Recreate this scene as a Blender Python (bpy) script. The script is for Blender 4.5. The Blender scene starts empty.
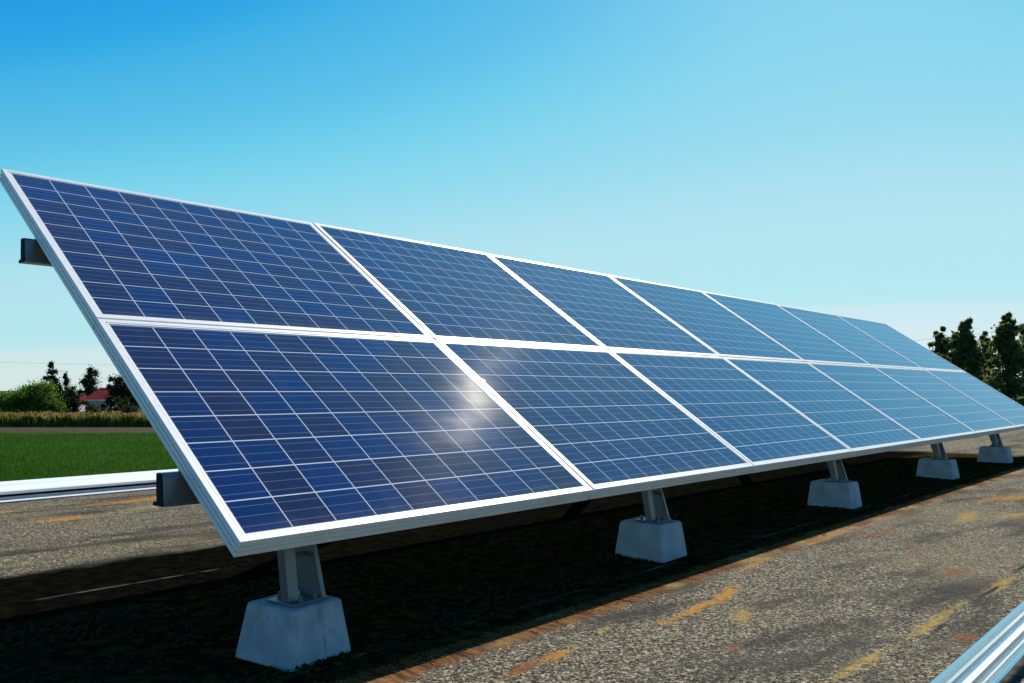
import bpy, bmesh, math, random
import numpy as np
from mathutils import Vector, Matrix

random.seed(7)
rng = np.random.default_rng(7)
R = math.radians
S = bpy.context.scene
COL = S.collection

# ---------------------------------------------------------------- camera
CAM = Vector((-1.2629, -2.1298, 0.4194))
YAW, PIT, FPX = 0.84331, 0.057405, 844.49
fw = Vector((math.sin(YAW) * math.cos(PIT), math.cos(YAW) * math.cos(PIT), math.sin(PIT)))
rt = Vector((math.cos(YAW), -math.sin(YAW), 0))
up = rt.cross(fw)
cd = bpy.data.cameras.new('camera')
cam = bpy.data.objects.new('camera', cd)
COL.objects.link(cam)
m = Matrix((rt, up, -fw)).transposed().to_4x4()
m.translation = CAM
cam.matrix_world = m
cd.sensor_width = 36.0
cd.lens = FPX * 36.0 / 1024.0
cd.clip_start = 0.02
cd.clip_end = 9000
S.camera = cam

# ---------------------------------------------------------------- sky and sun
SUN = Vector((0.7225, 0.2565, 0.642)).normalized()       # towards the sun
SUN_EL = math.asin(SUN.z)
SUN_AZ = math.atan2(SUN.x, SUN.y)
w = bpy.data.worlds.new('World')
S.world = w
w.use_nodes = True
wn = w.node_tree
bg = wn.nodes['Background']
sky = wn.nodes.new('ShaderNodeTexSky')
sky.sky_type = 'NISHITA'
sky.sun_disc = False
sky.sun_elevation = SUN_EL
sky.sun_rotation = SUN_AZ
sky.altitude = 0
sky.air_density = 1.0
sky.dust_density = 0.12
sky.ozone_density = 2.0
# clear teal-blue air: the whole sky's colour response, channel by channel
K = 0.085 * 2 ** 0.45
pre = wn.nodes.new('ShaderNodeMix')
pre.data_type = 'RGBA'
pre.blend_type = 'MULTIPLY'
pre.inputs[0].default_value = 1.0
pre.inputs[7].default_value = (0.62 * K, 1.06 * K, 1.16 * K, 1)
cur = wn.nodes.new('ShaderNodeRGBCurve')
for ch, pts in ((0, [(0, 0), (.10, .008), (.143, .024), (.165, .072), (.188, .118), (.235, .25), (.278, .355), (.33, .445), (.5, .49), (.54, .60), (1, .70)]),
                (1, [(0, 0), (.40, .355), (.45, .46), (.50, .525), (.585, .65), (.725, .73), (.83, .77), (1, .80)]),
                (2, [(0, 0), (.40, .50), (.737, .77), (.88, .81), (.97, .845), (1, .85)])):
    cv = cur.mapping.curves[ch]
    while len(cv.points) < len(pts):
        cv.points.new(0.5, 0.5)
    for pt, xy in zip(cv.points, pts):
        pt.location = xy
cur.mapping.update()
post = wn.nodes.new('ShaderNodeMix')
post.data_type = 'RGBA'
post.blend_type = 'MULTIPLY'
post.inputs[0].default_value = 1.0
post.inputs[7].default_value = (1 / K, 1 / K, 1 / K, 1)
wn.links.new(sky.outputs[0], pre.inputs[6])
wn.links.new(pre.outputs[2], cur.inputs[1])
wn.links.new(cur.outputs[0], post.inputs[6])
wn.links.new(post.outputs[2], bg.inputs[0])
bg.inputs[1].default_value = 0.085
sl = bpy.data.lights.new('sun', 'SUN')
sl.energy = 5.0
sl.angle = R(0.5)
sl.color = (1.0, 0.92, 0.78)
so = bpy.data.objects.new('sun', sl)
COL.objects.link(so)
so.rotation_euler = (-SUN).to_track_quat('-Z', 'Y').to_euler()
so.location = (8, 3, 9)
S.view_settings.view_transform = 'Standard'
S.view_settings.look = 'None'
S.view_settings.exposure = 0.45
S.view_settings.gamma = 1.0
S.view_settings.use_curve_mapping = False

# ---------------------------------------------------------------- helpers
ROOF = -0.42          # roof level
FIELD = -3.42         # field level beyond the building
TILT = 0.60245
L1, LT = 1.1967, 2.488
XS = [0, 1.65, 3.151, 4.663, 6.264, 8.001, 9.815, 11.736]
ct, st = math.cos(TILT), math.sin(TILT)


def field_at(px, D, z=FIELD):
    """a point on the field: D metres in front of the camera, in the direction of a pixel column"""
    k = (px - 512) / FPX
    h = Vector((math.sin(YAW), math.cos(YAW), 0))
    p = CAM + h * D + rt * (k * D)
    return Vector((p.x, p.y, z))


def meshobj(name, verts, faces, mat, parent=None, smooth=False):
    me = bpy.data.meshes.new(name)
    if isinstance(verts, np.ndarray):
        fv = np.asarray(faces)
        n, k = fv.shape
        me.vertices.add(len(verts))
        me.vertices.foreach_set('co', verts.astype(np.float32).ravel())
        me.loops.add(n * k)
        me.loops.foreach_set('vertex_index', fv.astype(np.int32).ravel())
        me.polygons.add(n)
        me.polygons.foreach_set('loop_start', np.arange(0, n * k, k, dtype=np.int32))
        me.polygons.foreach_set('loop_total', np.full(n, k, dtype=np.int32))
        me.update(calc_edges=True)
        me.validate()
    else:
        me.from_pydata([tuple(v) for v in verts], [], faces)
        me.update()
    if smooth:
        me.polygons.foreach_set('use_smooth', [True] * len(me.polygons))
    me.materials.append(mat)
    o = bpy.data.objects.new(name, me)
    COL.objects.link(o)
    if parent:
        o.parent = parent
    return o


def bmobj(name, bm, mat, parent=None, smooth=False):
    bmesh.ops.recalc_face_normals(bm, faces=bm.faces)
    me = bpy.data.meshes.new(name)
    bm.to_mesh(me)
    bm.free()
    if smooth:
        me.polygons.foreach_set('use_smooth', [True] * len(me.polygons))
    me.materials.append(mat)
    o = bpy.data.objects.new(name, me)
    COL.objects.link(o)
    if parent:
        o.parent = parent
    return o


def thing(name, label, cat, loc=(0, 0, 0), rot=(0, 0, 0), group=None):
    o = bpy.data.objects.new(name, None)
    o.empty_display_size = 0.1
    COL.objects.link(o)
    o.location = loc
    o.rotation_euler = rot
    tag(o, label, cat, group)
    return o


def tag(o, label, cat, group=None, kind=None):
    o['label'] = label
    o['category'] = cat
    if group:
        o['group'] = group
    if kind:
        o['kind'] = kind
    return o


def add_box(bm, x0, x1, y0, y1, z0, z1, bevel=0.0):
    vs = [bm.verts.new(p) for p in ((x0, y0, z0), (x1, y0, z0), (x1, y1, z0), (x0, y1, z0),
                                    (x0, y0, z1), (x1, y0, z1), (x1, y1, z1), (x0, y1, z1))]
    fs = [bm.faces.new([vs[i] for i in f]) for f in
          ((0, 3, 2, 1), (4, 5, 6, 7), (0, 1, 5, 4), (1, 2, 6, 5), (2, 3, 7, 6), (3, 0, 4, 7))]
    if bevel:
        es = list({e for f in fs for e in f.edges})
        bmesh.ops.bevel(bm, geom=es, offset=bevel, segments=2, affect='EDGES', profile=0.5)


def add_prism(bm, poly, axis, a, b):
    """extrude a closed 2-D outline along x (axis 0: points are y, z) or y (axis 1: points are x, z)"""
    def P(p, t):
        return (t, p[0], p[1]) if axis == 0 else (p[0], t, p[1])
    A = [bm.verts.new(P(p, a)) for p in poly]
    B = [bm.verts.new(P(p, b)) for p in poly]
    n = len(poly)
    bm.faces.new(A)
    bm.faces.new(B[::-1])
    for i in range(n):
        bm.faces.new((A[i], A[(i + 1) % n], B[(i + 1) % n], B[i]))


def add_cyl(bm, p0, p1, r, seg=10):
    p0, p1 = Vector(p0), Vector(p1)
    d = (p1 - p0)
    q = d.to_track_quat('Z', 'Y').to_matrix().to_4x4()
    q.translation = (p0 + p1) / 2
    bmesh.ops.create_cone(bm, cap_ends=True, segments=seg, radius1=r, radius2=r, depth=d.length, matrix=q)


# ---------------------------------------------------------------- materials
def newmat(name):
    mt = bpy.data.materials.new(name)
    mt.use_nodes = True
    return mt, mt.node_tree, mt.node_tree.nodes['Principled BSDF']


class NT:
    """short hand for building node graphs"""
    def __init__(s, nt):
        s.nt = nt

    def n(s, t, **kw):
        nd = s.nt.nodes.new(t)
        for k, v in kw.items():
            setattr(nd, k, v)
        return nd

    def put(s, sock, v):
        if isinstance(v, bpy.types.NodeSocket):
            s.nt.links.new(v, sock)
        elif isinstance(v, (tuple, list)) and len(v) == 3 and sock.type == 'RGBA':
            sock.default_value = (*v, 1)
        else:
            sock.default_value = v

    def math(s, op, a, b=None, c=None, clamp=False):
        nd = s.n('ShaderNodeMath', operation=op, use_clamp=clamp)
        s.put(nd.inputs[0], a)
        if b is not None:
            s.put(nd.inputs[1], b)
        if c is not None:
            s.put(nd.inputs[2], c)
        return nd.outputs[0]

    def mix(s, f, a, b):
        nd = s.n('ShaderNodeMix', data_type='RGBA')
        s.put(nd.inputs[0], f)
        s.put(nd.inputs[6], a)
        s.put(nd.inputs[7], b)
        return nd.outputs[2]

    def noise(s, vec, scale, detail=4, rough=0.55):
        nd = s.n('ShaderNodeTexNoise')
        if vec is not None:
            s.put(nd.inputs['Vector'], vec)
        nd.inputs['Scale'].default_value = scale
        nd.inputs['Detail'].default_value = detail
        nd.inputs['Roughness'].default_value = rough
        return nd.outputs[0]

    def ramp(s, v, lo, hi, a=0.0, b=1.0):
        nd = s.n('ShaderNodeMapRange', interpolation_type='SMOOTHSTEP')
        s.put(nd.inputs[0], v)
        nd.inputs[1].default_value = lo
        nd.inputs[2].default_value = hi
        nd.inputs[3].default_value = a
        nd.inputs[4].default_value = b
        return nd.outputs[0]

    def mapping(s, vec, scale=(1, 1, 1), rot=(0, 0, 0), loc=(0, 0, 0)):
        nd = s.n('ShaderNodeMapping')
        s.put(nd.inputs[0], vec)
        nd.inputs['Location'].default_value = loc
        nd.inputs['Rotation'].default_value = rot
        nd.inputs['Scale'].default_value = scale
        return nd.outputs[0]

    def bump(s, h, strength, dist, prev=None):
        nd = s.n('ShaderNodeBump')
        s.put(nd.inputs['Height'], h)
        nd.inputs['Strength'].default_value = strength
        nd.inputs['Distance'].default_value = dist
        if prev is not None:
            s.put(nd.inputs['Normal'], prev)
        return nd.outputs[0]


def metal(name, col, rough, metallic=0.85, scratch=0.1, dirt=0.25):
    mt, nt, b = newmat(name)
    g = NT(nt)
    co = g.n('ShaderNodeTexCoord').outputs['Object']
    n1 = g.noise(co, 6.0, 5)
    n2 = g.noise(g.mapping(co, (3, 90, 90)), 1.0, 3)
    d = g.ramp(n1, 0.45, 0.8, 0, dirt)
    g.put(b.inputs['Base Color'], g.mix(d, col, tuple(c * 0.62 for c in col)))
    b.inputs['Metallic'].default_value = metallic
    g.put(b.inputs['Roughness'], g.math('ADD', g.math('MULTIPLY', n2, scratch), rough - scratch * 0.5))
    return mt


M = {}
M['frame'] = metal('anodised_aluminium', (0.80, 0.785, 0.74), 0.42, 0.0, 0.08, 0.25)
M['galv'] = metal('galvanised_steel', (0.16, 0.165, 0.17), 0.42, 0.6, 0.15, 0.5)
M['rail_dark'] = metal('rail_steel', (0.24, 0.23, 0.20), 0.36, 0.6, 0.15, 0.5)
M['shiny'] = metal('bright_aluminium', (0.66, 0.67, 0.68), 0.22, 1.0, 0.02, 0.1)
M['black'] = metal('shade_black', (0.004, 0.004, 0.004), 0.95, 0.0, 0.02, 0.0)  # near-black, stands for shade in the coping gap and the open rail end
M['coping'] = metal('white_coated_metal', (0.82, 0.82, 0.80), 0.42, 0.15, 0.05, 0.15)


def cells_material():
    mt, nt, b = newmat('photovoltaic_cells_under_glass')
    g = NT(nt)
    tc = g.n('ShaderNodeTexCoord')
    uv = tc.outputs['UV']
    sep = g.n('ShaderNodeSeparateXYZ')
    g.put(sep.inputs[0], uv)
    u, v = sep.outputs[0], sep.outputs[1]
    oi = g.n('ShaderNodeObjectInfo').outputs['Random']
    fu, fv = g.math('FRACT', u), g.math('FRACT', v)
    eu = g.math('ABSOLUTE', g.math('SUBTRACT', fu, 0.5))
    ev = g.math('ABSOLUTE', g.math('SUBTRACT', fv, 0.5))
    lu = g.math('GREATER_THAN', eu, 0.5 - 0.0125)
    lv = g.math('GREATER_THAN', ev, 0.5 - 0.018)
    line = g.math('MAXIMUM', lu, lv)
    # cell white noise
    cid = g.n('ShaderNodeCombineXYZ')
    g.put(cid.inputs[0], g.math('FLOOR', u))
    g.put(cid.inputs[1], g.math('FLOOR', v))
    g.put(cid.inputs[2], g.math('MULTIPLY', oi, 91.7))
    wn_ = g.n('ShaderNodeTexWhiteNoise', noise_dimensions='3D')
    g.put(wn_.inputs[0], cid.outputs[0])
    cr = wn_.outputs[0]
    sepc = g.n('ShaderNodeSeparateColor')
    g.put(sepc.inputs[0], wn_.outputs[1])
    # crystal grains of the silicon
    vo = g.n('ShaderNodeTexVoronoi', feature='F1')
    g.put(vo.inputs['Vector'], g.mapping(uv, (13, 12, 1)))
    vo.inputs['Scale'].default_value = 1.0
    sv = g.n('ShaderNodeSeparateColor')
    g.put(sv.inputs[0], vo.outputs['Color'])
    grain = sv.outputs[0]
    low = g.noise(g.mapping(uv, (0.35, 0.35, 1)), 1.0, 2)
    tone = g.n('ShaderNodeAttribute', attribute_type='OBJECT', attribute_name='batch')
    pur = g.ramp(g.math('ADD', g.math('MULTIPLY', cr, 0.55), g.math('MULTIPLY', low, 0.6)), 0.33, 0.66)
    pur = g.math('MULTIPLY', pur, tone.outputs['Fac'])
    c = g.mix(pur, (0.005, 0.019, 0.100), (0.019, 0.010, 0.023))
    c = g.mix(g.math('MULTIPLY', sepc.outputs[1], 0.45), c, (0.004, 0.013, 0.060))
    c = g.mix(g.math('MULTIPLY', grain, 0.30), c, (0.014, 0.026, 0.085))
    # three bus bars per cell
    bus = None
    for k in (0.2, 0.5, 0.8):
        t = g.math('LESS_THAN', g.math('ABSOLUTE', g.math('SUBTRACT', fv, k)), 0.0075)
        bus = t if bus is None else g.math('MAXIMUM', bus, t)
    c = g.mix(g.math('MULTIPLY', bus, 0.42), c, (0.34, 0.37, 0.42))
    c = g.mix(line, c, (0.62, 0.63, 0.62))
    # soiling: thin dirt washed down to the low edge of each module, faint run marks
    run = g.noise(g.mapping(uv, (1.6, 0.10, 1)), 1.0, 4)
    soil = g.math('MULTIPLY', g.ramp(v, 0.0, 0.55, 0.16, 0.0), g.ramp(run, 0.3, 0.7, 0.3, 1.0))
    soil = g.math('ADD', soil, g.ramp(run, 0.45, 0.75, 0.0, 0.045))
    c = g.mix(soil, c, (0.20, 0.17, 0.13))
    # white backsheet showing round the field of cells
    at = g.n('ShaderNodeAttribute', attribute_name='edge')
    c = g.mix(at.outputs['Fac'], c, (0.60, 0.62, 0.62))
    g.put(b.inputs['Base Color'], c)
    b.inputs['Roughness'].default_value = 0.55
    b.inputs['Specular IOR Level'].default_value = 0.0
    b.inputs['Sheen Weight'].default_value = 0.22
    b.inputs['Sheen Roughness'].default_value = 0.35
    b.inputs['Sheen Tint'].default_value = (0.34, 0.64, 1.0, 1)
    # front glass
    # thin film of wiped dust on the glass, spreads the sun's glare a little
    gl = g.n('ShaderNodeBsdfAnisotropic')
    gl.inputs['Roughness'].default_value = 0.19
    gl.inputs['Color'].default_value = (1, 0.97, 0.92, 1)
    wob = g.noise(g.mapping(tc.outputs['Object'], (1.0, 22, 22)), 1.0, 5)
    film = g.n('ShaderNodeAttribute', attribute_type='OBJECT', attribute_name='dust')
    blot = g.noise(tc.outputs['Object'], 2.2, 3)
    fac = g.math('MULTIPLY', g.ramp(wob, 0.3, 0.7, 0.7, 1.0), g.ramp(blot, 0.35, 0.65, 0.35, 1.0))
    # flat anti-reflection glass: cool tinted mirror whose strength follows Fresnel's law
    fr_ = g.n('ShaderNodeFresnel')
    fr_.inputs[0].default_value = 1.55
    mir = g.n('ShaderNodeBsdfAnisotropic')
    mir.inputs['Roughness'].default_value = 0.0
    mir.inputs['Color'].default_value = (0.58, 0.84, 1.0, 1)
    m1 = g.n('ShaderNodeMixShader')
    g.put(m1.inputs[0], fr_.outputs[0])
    nt.links.new(b.outputs[0], m1.inputs[1])
    nt.links.new(mir.outputs[0], m1.inputs[2])
    mx = g.n('ShaderNodeMixShader')
    g.put(mx.inputs[0], g.math('MULTIPLY', g.math('MULTIPLY', fac, film.outputs['Fac']), 0.0013))
    out = nt.nodes['Material Output']
    nt.links.new(m1.outputs[0], mx.inputs[1])
    nt.links.new(gl.outputs[0], mx.inputs[2])
    nt.links.new(mx.outputs[0], out.inputs[0])
    return mt


M['cells'] = cells_material()


def concrete():
    mt, nt, b = newmat('cast_concrete')
    g = NT(nt)
    co = g.n('ShaderNodeTexCoord').outputs['Object']
    n1 = g.noise(co, 9, 6, 0.6)
    n2 = g.noise(co, 90, 3)
    streak = g.noise(g.mapping(co, (30, 30, 3.0)), 1.0, 4)
    c = g.mix(g.ramp(n1, 0.3, 0.7), (0.27, 0.29, 0.295), (0.40, 0.42, 0.42))
    c = g.mix(g.ramp(streak, 0.56, 0.74, 0, 0.45), c, (0.10, 0.105, 0.105))
    vo = g.n('ShaderNodeTexVoronoi')
    g.put(vo.inputs['Vector'], co)
    vo.inputs['Scale'].default_value = 60
    pit = g.ramp(vo.outputs['Distance'], 0.10, 0.24, 1, 0)
    pit = g.math('MULTIPLY', pit, g.ramp(n1, 0.44, 0.56))
    c = g.mix(g.math('MULTIPLY', pit, 0.6), c, (0.12, 0.12, 0.12))
    g.put(b.inputs['Base Color'], c)
    b.inputs['Roughness'].default_value = 0.85
    h = g.math('SUBTRACT', g.math('ADD', g.math('MULTIPLY', n1, 1.0), g.math('MULTIPLY', n2, 0.25)), g.math('MULTIPLY', pit, 0.8))
    g.put(b.inputs['Normal'], g.bump(h, 0.5, 0.006))
    return mt


M['concrete'] = concrete()


def roof_material():
    mt, nt, b = newmat('mineral_bitumen_roofing')
    g = NT(nt)
    co = g.n('ShaderNodeTexCoord').outputs['Object']
    sep = g.n('ShaderNodeSeparateXYZ')
    g.put(sep.inputs[0], co)
    X, Y = sep.outputs[0], sep.outputs[1]
    wn1 = g.noise(co, 3.2, 5)
    warp = g.math('MULTIPLY', g.math('SUBTRACT', wn1, 0.5), 0.22)
    fine = g.noise(co, 26, 4, 0.6)
    # mineral granules
    vo = g.n('ShaderNodeTexVoronoi')
    g.put(vo.inputs['Vector'], co)
    vo.inputs['Scale'].default_value = 215
    vs = g.n('ShaderNodeSeparateColor')
    g.put(vs.inputs[0], vo.outputs['Color'])
    gran = vs.outputs[0]
    vo2 = g.n('ShaderNodeTexVoronoi')
    g.put(vo2.inputs['Vector'], co)
    vo2.inputs['Scale'].default_value = 125
    vs2 = g.n('ShaderNodeSeparateColor')
    g.put(vs2.inputs[0], vo2.outputs['Color'])
    c = g.mix(g.ramp(gran, 0.08, 0.92), (0.012, 0.011, 0.008), (0.200, 0.176, 0.122))
    c = g.mix(g.ramp(vs2.outputs[1], 0.70, 0.92, 0, 0.9), c, (0.40, 0.345, 0.235))
    c = g.mix(g.ramp(vs2.outputs[0], 0.66, 0.9, 0, 0.9), c, (0.014, 0.013, 0.011))
    # wear: lanes of darker bitumen showing through, lying across the sheets
    rotd = g.mapping(g.mapping(co, (1, 1, 1), (0, 0, R(8))), (0.8, 3.4, 1))
    wear = g.noise(rotd, 1.0, 6, 0.62)
    c = g.mix(g.ramp(wear, 0.48, 0.63, 0, 0.85), c, (0.032, 0.030, 0.027))
    c = g.mix(g.ramp(g.noise(co, 1.3, 4), 0.5, 0.7, 0, 0.30), c, (0.20, 0.155, 0.085))

    def ellipse(cx, cy, rx, ry, ang):
        mv = g.mapping(co, (1, 1, 1), (0, 0, 0), (-cx, -cy, 0))
        mv = g.mapping(g.mapping(mv, (1, 1, 1), (0, 0, -ang)), (1 / rx, 1 / ry, 0))
        ln = g.n('ShaderNodeVectorMath', operation='LENGTH')
        g.put(ln.inputs[0], mv)
        d = g.math('ADD', ln.outputs['Value'], g.math('ADD', g.math('MULTIPLY', g.math('SUBTRACT', fine, 0.5), 3.2), g.math('MULTIPLY', g.math('SUBTRACT', gran, 0.5), 0.7)))
        return g.ramp(d, 0.35, 1.0, 1, 0)

    for (cx, cy, rx, ry, a, col, k) in LICHEN:
        c = g.mix(g.math('MULTIPLY', ellipse(cx, cy, rx, ry, a), k), c, col)
    # moss bed under the array, then a ragged strip with its rear shadow painted in
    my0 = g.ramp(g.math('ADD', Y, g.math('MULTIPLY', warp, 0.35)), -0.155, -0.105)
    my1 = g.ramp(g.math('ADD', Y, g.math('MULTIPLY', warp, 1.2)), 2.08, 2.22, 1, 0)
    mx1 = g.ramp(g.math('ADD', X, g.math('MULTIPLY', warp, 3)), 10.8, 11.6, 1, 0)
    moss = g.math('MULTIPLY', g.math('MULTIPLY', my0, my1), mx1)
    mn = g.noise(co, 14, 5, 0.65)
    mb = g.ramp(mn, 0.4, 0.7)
    moss_shade_col = g.mix(g.ramp(Y, 1.15, 1.38), g.mix(mb, (0.012, 0.009, 0.004), (0.060, 0.046, 0.012)), g.mix(mb, (0.0025, 0.0025, 0.0025), (0.007, 0.0075, 0.004)))  # moss colours in front; rear part near-black, the array's shadow as colour
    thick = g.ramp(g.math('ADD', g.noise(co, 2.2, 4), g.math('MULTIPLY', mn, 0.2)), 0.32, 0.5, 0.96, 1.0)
    c = g.mix(g.math('MULTIPLY', moss, thick), c, moss_shade_col)
    # rust coloured fringe of dried moss along the drip line
    yf = g.math('ADD', Y, g.math('MULTIPLY', warp, 0.25))
    yf = g.math('ADD', yf, g.math('MULTIPLY', g.math('SUBTRACT', fine, 0.5), 0.11))
    fr_ = g.math('MULTIPLY', g.ramp(yf, -0.255, -0.215), g.ramp(yf, -0.10, -0.075, 1, 0))
    fb = g.noise(g.mapping(co, (60, 9, 1)), 1.0, 5)
    fcol = g.mix(g.ramp(fb, 0.35, 0.65), (0.030, 0.013, 0.006), (0.20, 0.078, 0.018))
    fcol = g.mix(g.ramp(g.noise(co, 3.3, 3), 0.46, 0.64, 0, 0.85), fcol, (0.28, 0.185, 0.070))
    c = g.mix(g.math('MULTIPLY', fr_, g.ramp(X, 10.5, 11.5, 0.95, 0)), c, fcol)
    # joints between the roofing sheets
    hgt = None
    for (yy, wd, dark, x0, x1) in SEAMS:
        yw = g.math('ADD', Y, g.math('MULTIPLY', g.math('SUBTRACT', g.noise(g.mapping(co, (1, 0, 0)), 2.0, 4), 0.5), 0.04))
        dd = g.math('ABSOLUTE', g.math('SUBTRACT', yw, yy))
        ms = g.ramp(dd, wd * 0.4, wd, 1, 0)
        br = g.ramp(g.noise(g.mapping(co, (1, 0.1, 0), loc=(yy * 7, 0, 0)), 2.2, 4), 0.45, 0.58)
        ms = g.math('MULTIPLY', ms, br)
        ms = g.math('MULTIPLY', ms, g.math('MULTIPLY', g.ramp(X, x0 - .05, x0 + .05), g.ramp(X, x1 - .05, x1 + .05, 1, 0)))
        c = g.mix(ms, c, dark)
        hgt = ms if hgt is None else g.math('MAXIMUM', hgt, ms)
    g.put(b.inputs['Base Color'], c)
    b.inputs['Roughness'].default_value = 0.95
    g.put(b.inputs['Specular IOR Level'], g.math('MULTIPLY', g.math('SUBTRACT', 1.0, moss), 0.05))
    h1 = g.math('ADD', g.math('MULTIPLY', gran, 0.6), g.math('MULTIPLY', vs2.outputs[1], 0.5))
    bm_ = g.bump(h1, 0.8, 0.0028)
    bm2 = g.bump(g.math('ADD', wear, g.math('MULTIPLY', wn1, 1.2)), 0.5, 0.03, bm_)
    bm3 = g.bump(g.math('MULTIPLY', mn, moss), 0.8, 0.03, bm2)
    bm4 = g.bump(hgt, 0.6, -0.008, bm3)
    g.put(b.inputs['Normal'], bm4)
    return mt


ORANGE, YEL, RUST, TAN, DARK = (0.40, 0.175, 0.020), (0.36, 0.24, 0.05), (0.20, 0.065, 0.015), (0.36, 0.29, 0.14), (0.05, 0.05, 0.05)
LICHEN = [
    (1.72, -0.46, 0.36, 0.030, 0.05, ORANGE, 0.92), (1.95, -0.44, 0.18, 0.035, 0.3, ORANGE, 0.8),
    (1.70, -0.64, 0.13, 0.04, 0.4, YEL, 0.6), (0.86, -0.42, 0.12, 0.028, 0.1, ORANGE, 0.85),
    (0.72, -0.42, 0.14, 0.028, 0.1, RUST, 0.8), (1.32, -0.80, 0.06, 0.035, 0.6, RUST, 0.55),
    (1.95, -1.33, 0.06, 0.035, 0.2, RUST, 0.9), (3.05, -1.03, 0.10, 0.06, -0.2, RUST, 0.75),
    (2.1, -1.20, 0.35, 0.025, -0.02, YEL, 0.7), (1.45, -1.17, 0.25, 0.025, -0.05, YEL, 0.75),
    (2.9, -1.245, 0.22, 0.03, -0.02, YEL, 0.8), (6.3, -0.62, 0.5, 0.10, -0.35, ORANGE, 0.75),
    (5.0, -0.62, 0.35, 0.07, 0.1, YEL, 0.65), (5.3, -0.85, 0.3, 0.07, -0.3, YEL, 0.6),
    (3.9, -0.42, 0.25, 0.05, -0.4, RUST, 0.6), (7.4, -1.0, 0.5, 0.08, 0, YEL, 0.5),
    (1.75, 4.35, 0.55, 0.13, 0.1, ORANGE, 0.75), (0.95, 3.75, 0.25, 0.09, 0.0, ORANGE, 0.8),
    (0.6, 4.38, 0.6, 0.07, 0.1, YEL, 0.7), (1.7, 3.9, 0.5, 0.15, 0.2, TAN, 0.6),
    (2.35, 3.55, 0.3, 0.2, 0.2, TAN, 0.4), (1.3, 4.05, 0.25, 0.05, -0.1, DARK, 0.85), (1.55, 3.3, 0.35, 0.05, -0.2, DARK, 0.7),
    (2.45, -0.92, 0.16, 0.05, -0.8, DARK, 0.7), (2.2, -0.62, 0.1, 0.05, -0.8, DARK, 0.65), (1.35, -0.97, 0.28, 0.035, -0.75, DARK, 0.7),
    (1.15, -0.86, 0.20, 0.020, -0.7, DARK, 0.75), (1.62, -1.08, 0.30, 0.018, -0.72, DARK, 0.8), (3.3, -0.55, 0.45, 0.03, -0.6, DARK, 0.6),
    (4.6, -1.15, 0.5, 0.04, -0.5, DARK, 0.6), (2.62, -0.42, 0.03, 0.018, 0, DARK, 0.9), (2.72, -0.47, 0.025, 0.018, 0, DARK, 0.9),
    (3.4, -0.75, 0.10, 0.04, 0.2, RUST, 0.6), (1.2, -0.36, 0.05, 0.02, 0.1, YEL, 0.6), (2.6, -0.26, 0.20, 0.02, 0.05, ORANGE, 0.7), (3.5, -0.24, 0.3, 0.025, 0, ORANGE, 0.6),
    (0.2, 3.0, 0.6, 0.05, 0.05, DARK, 0.6), (1.3, 2.75, 0.5, 0.06, 0.1, DARK, 0.55), (0.3, 3.9, 0.3, 0.06, 0.0, RUST, 0.5), (2.3, 4.0, 0.45, 0.04, 0.0, DARK, 0.7),
]
PALE = (0.15, 0.145, 0.12)
BLACK = (0.02, 0.02, 0.02)
SEAMS = [(-1.24, 0.012, BLACK, 1.0, 12), (1.58, 0.014, (0.09, 0.09, 0.085), -0.5, 0.95), (0.050, 0.011, PALE, 0.45, 9.5),  # dimmer pale seam behind the array: shade put into its colour
         (4.42, 0.02, BLACK, -2, 9), (3.95, 0.02, BLACK, 1.1, 9), (-2.4, 0.012, BLACK, -2, 12)]
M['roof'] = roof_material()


def soft(name, cols, scale=8, rough=0.9, bump=0.0, translucent=0.0, island=False):
    mt, nt, b = newmat(name)
    g = NT(nt)
    co = g.n('ShaderNodeTexCoord').outputs['Object']
    if island:
        f = g.n('ShaderNodeNewGeometry').outputs['Random Per Island']
        nz = g.noise(co, scale, 2)
        f = g.math('ADD', g.math('MULTIPLY', f, 0.6), g.math('SUBTRACT', g.math('MULTIPLY', nz, 1.4), 0.45), clamp=True)
    else:
        f = g.ramp(g.noise(co, scale, 5), 0.3, 0.7)
    c = g.mix(f, cols[0], cols[1])
    if len(cols) > 2:
        c = g.mix(g.ramp(f, 0.75, 1.0), c, cols[2])
    g.put(b.inputs['Base Color'], c)
    b.inputs['Roughness'].default_value = rough
    b.inputs['Specular IOR Level'].default_value = 0.06
    if bump:
        g.put(b.inputs['Normal'], g.bump(f, 0.6, bump))
    if translucent:
        tr = g.n('ShaderNodeBsdfTranslucent')
        g.put(tr.inputs[0], c)
        mx = g.n('ShaderNodeMixShader')
        mx.inputs[0].default_value = translucent
        nt.links.new(b.outputs[0], mx.inputs[1])
        nt.links.new(tr.outputs[0], mx.inputs[2])
        nt.links.new(mx.outputs[0], nt.nodes['Material Output'].inputs[0])
    return mt


M['leaf_dark'] = soft('dark_tree_leaves', [(0.008, 0.018, 0.010), (0.030, 0.055, 0.020)], 0.8, 0.75, 0, 0.15, True)
M['leaf_mid'] = soft('mid_green_leaves', [(0.014, 0.030, 0.009), (0.060, 0.095, 0.026)], 0.5, 0.7, 0, 0.25, True)
M['leaf_poplar'] = soft('olive_green_poplar_leaves', [(0.040, 0.055, 0.018), (0.17, 0.20, 0.065)], 0.5, 0.6, 0, 0.5, True)
M['leaf_bright'] = soft('fresh_green_leaves', [(0.045, 0.105, 0.012), (0.17, 0.27, 0.040)], 0.6, 0.8, 0, 0.45, True)
M['leaf_olive'] = soft('olive_brown_leaves', [(0.05, 0.048, 0.018), (0.14, 0.11, 0.045)], 0.6, 0.8, 0, 0.25, True)
M['bark'] = soft('grey_brown_bark', [(0.05, 0.04, 0.03), (0.11, 0.09, 0.07)], 6, 0.9, 0.02)
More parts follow.
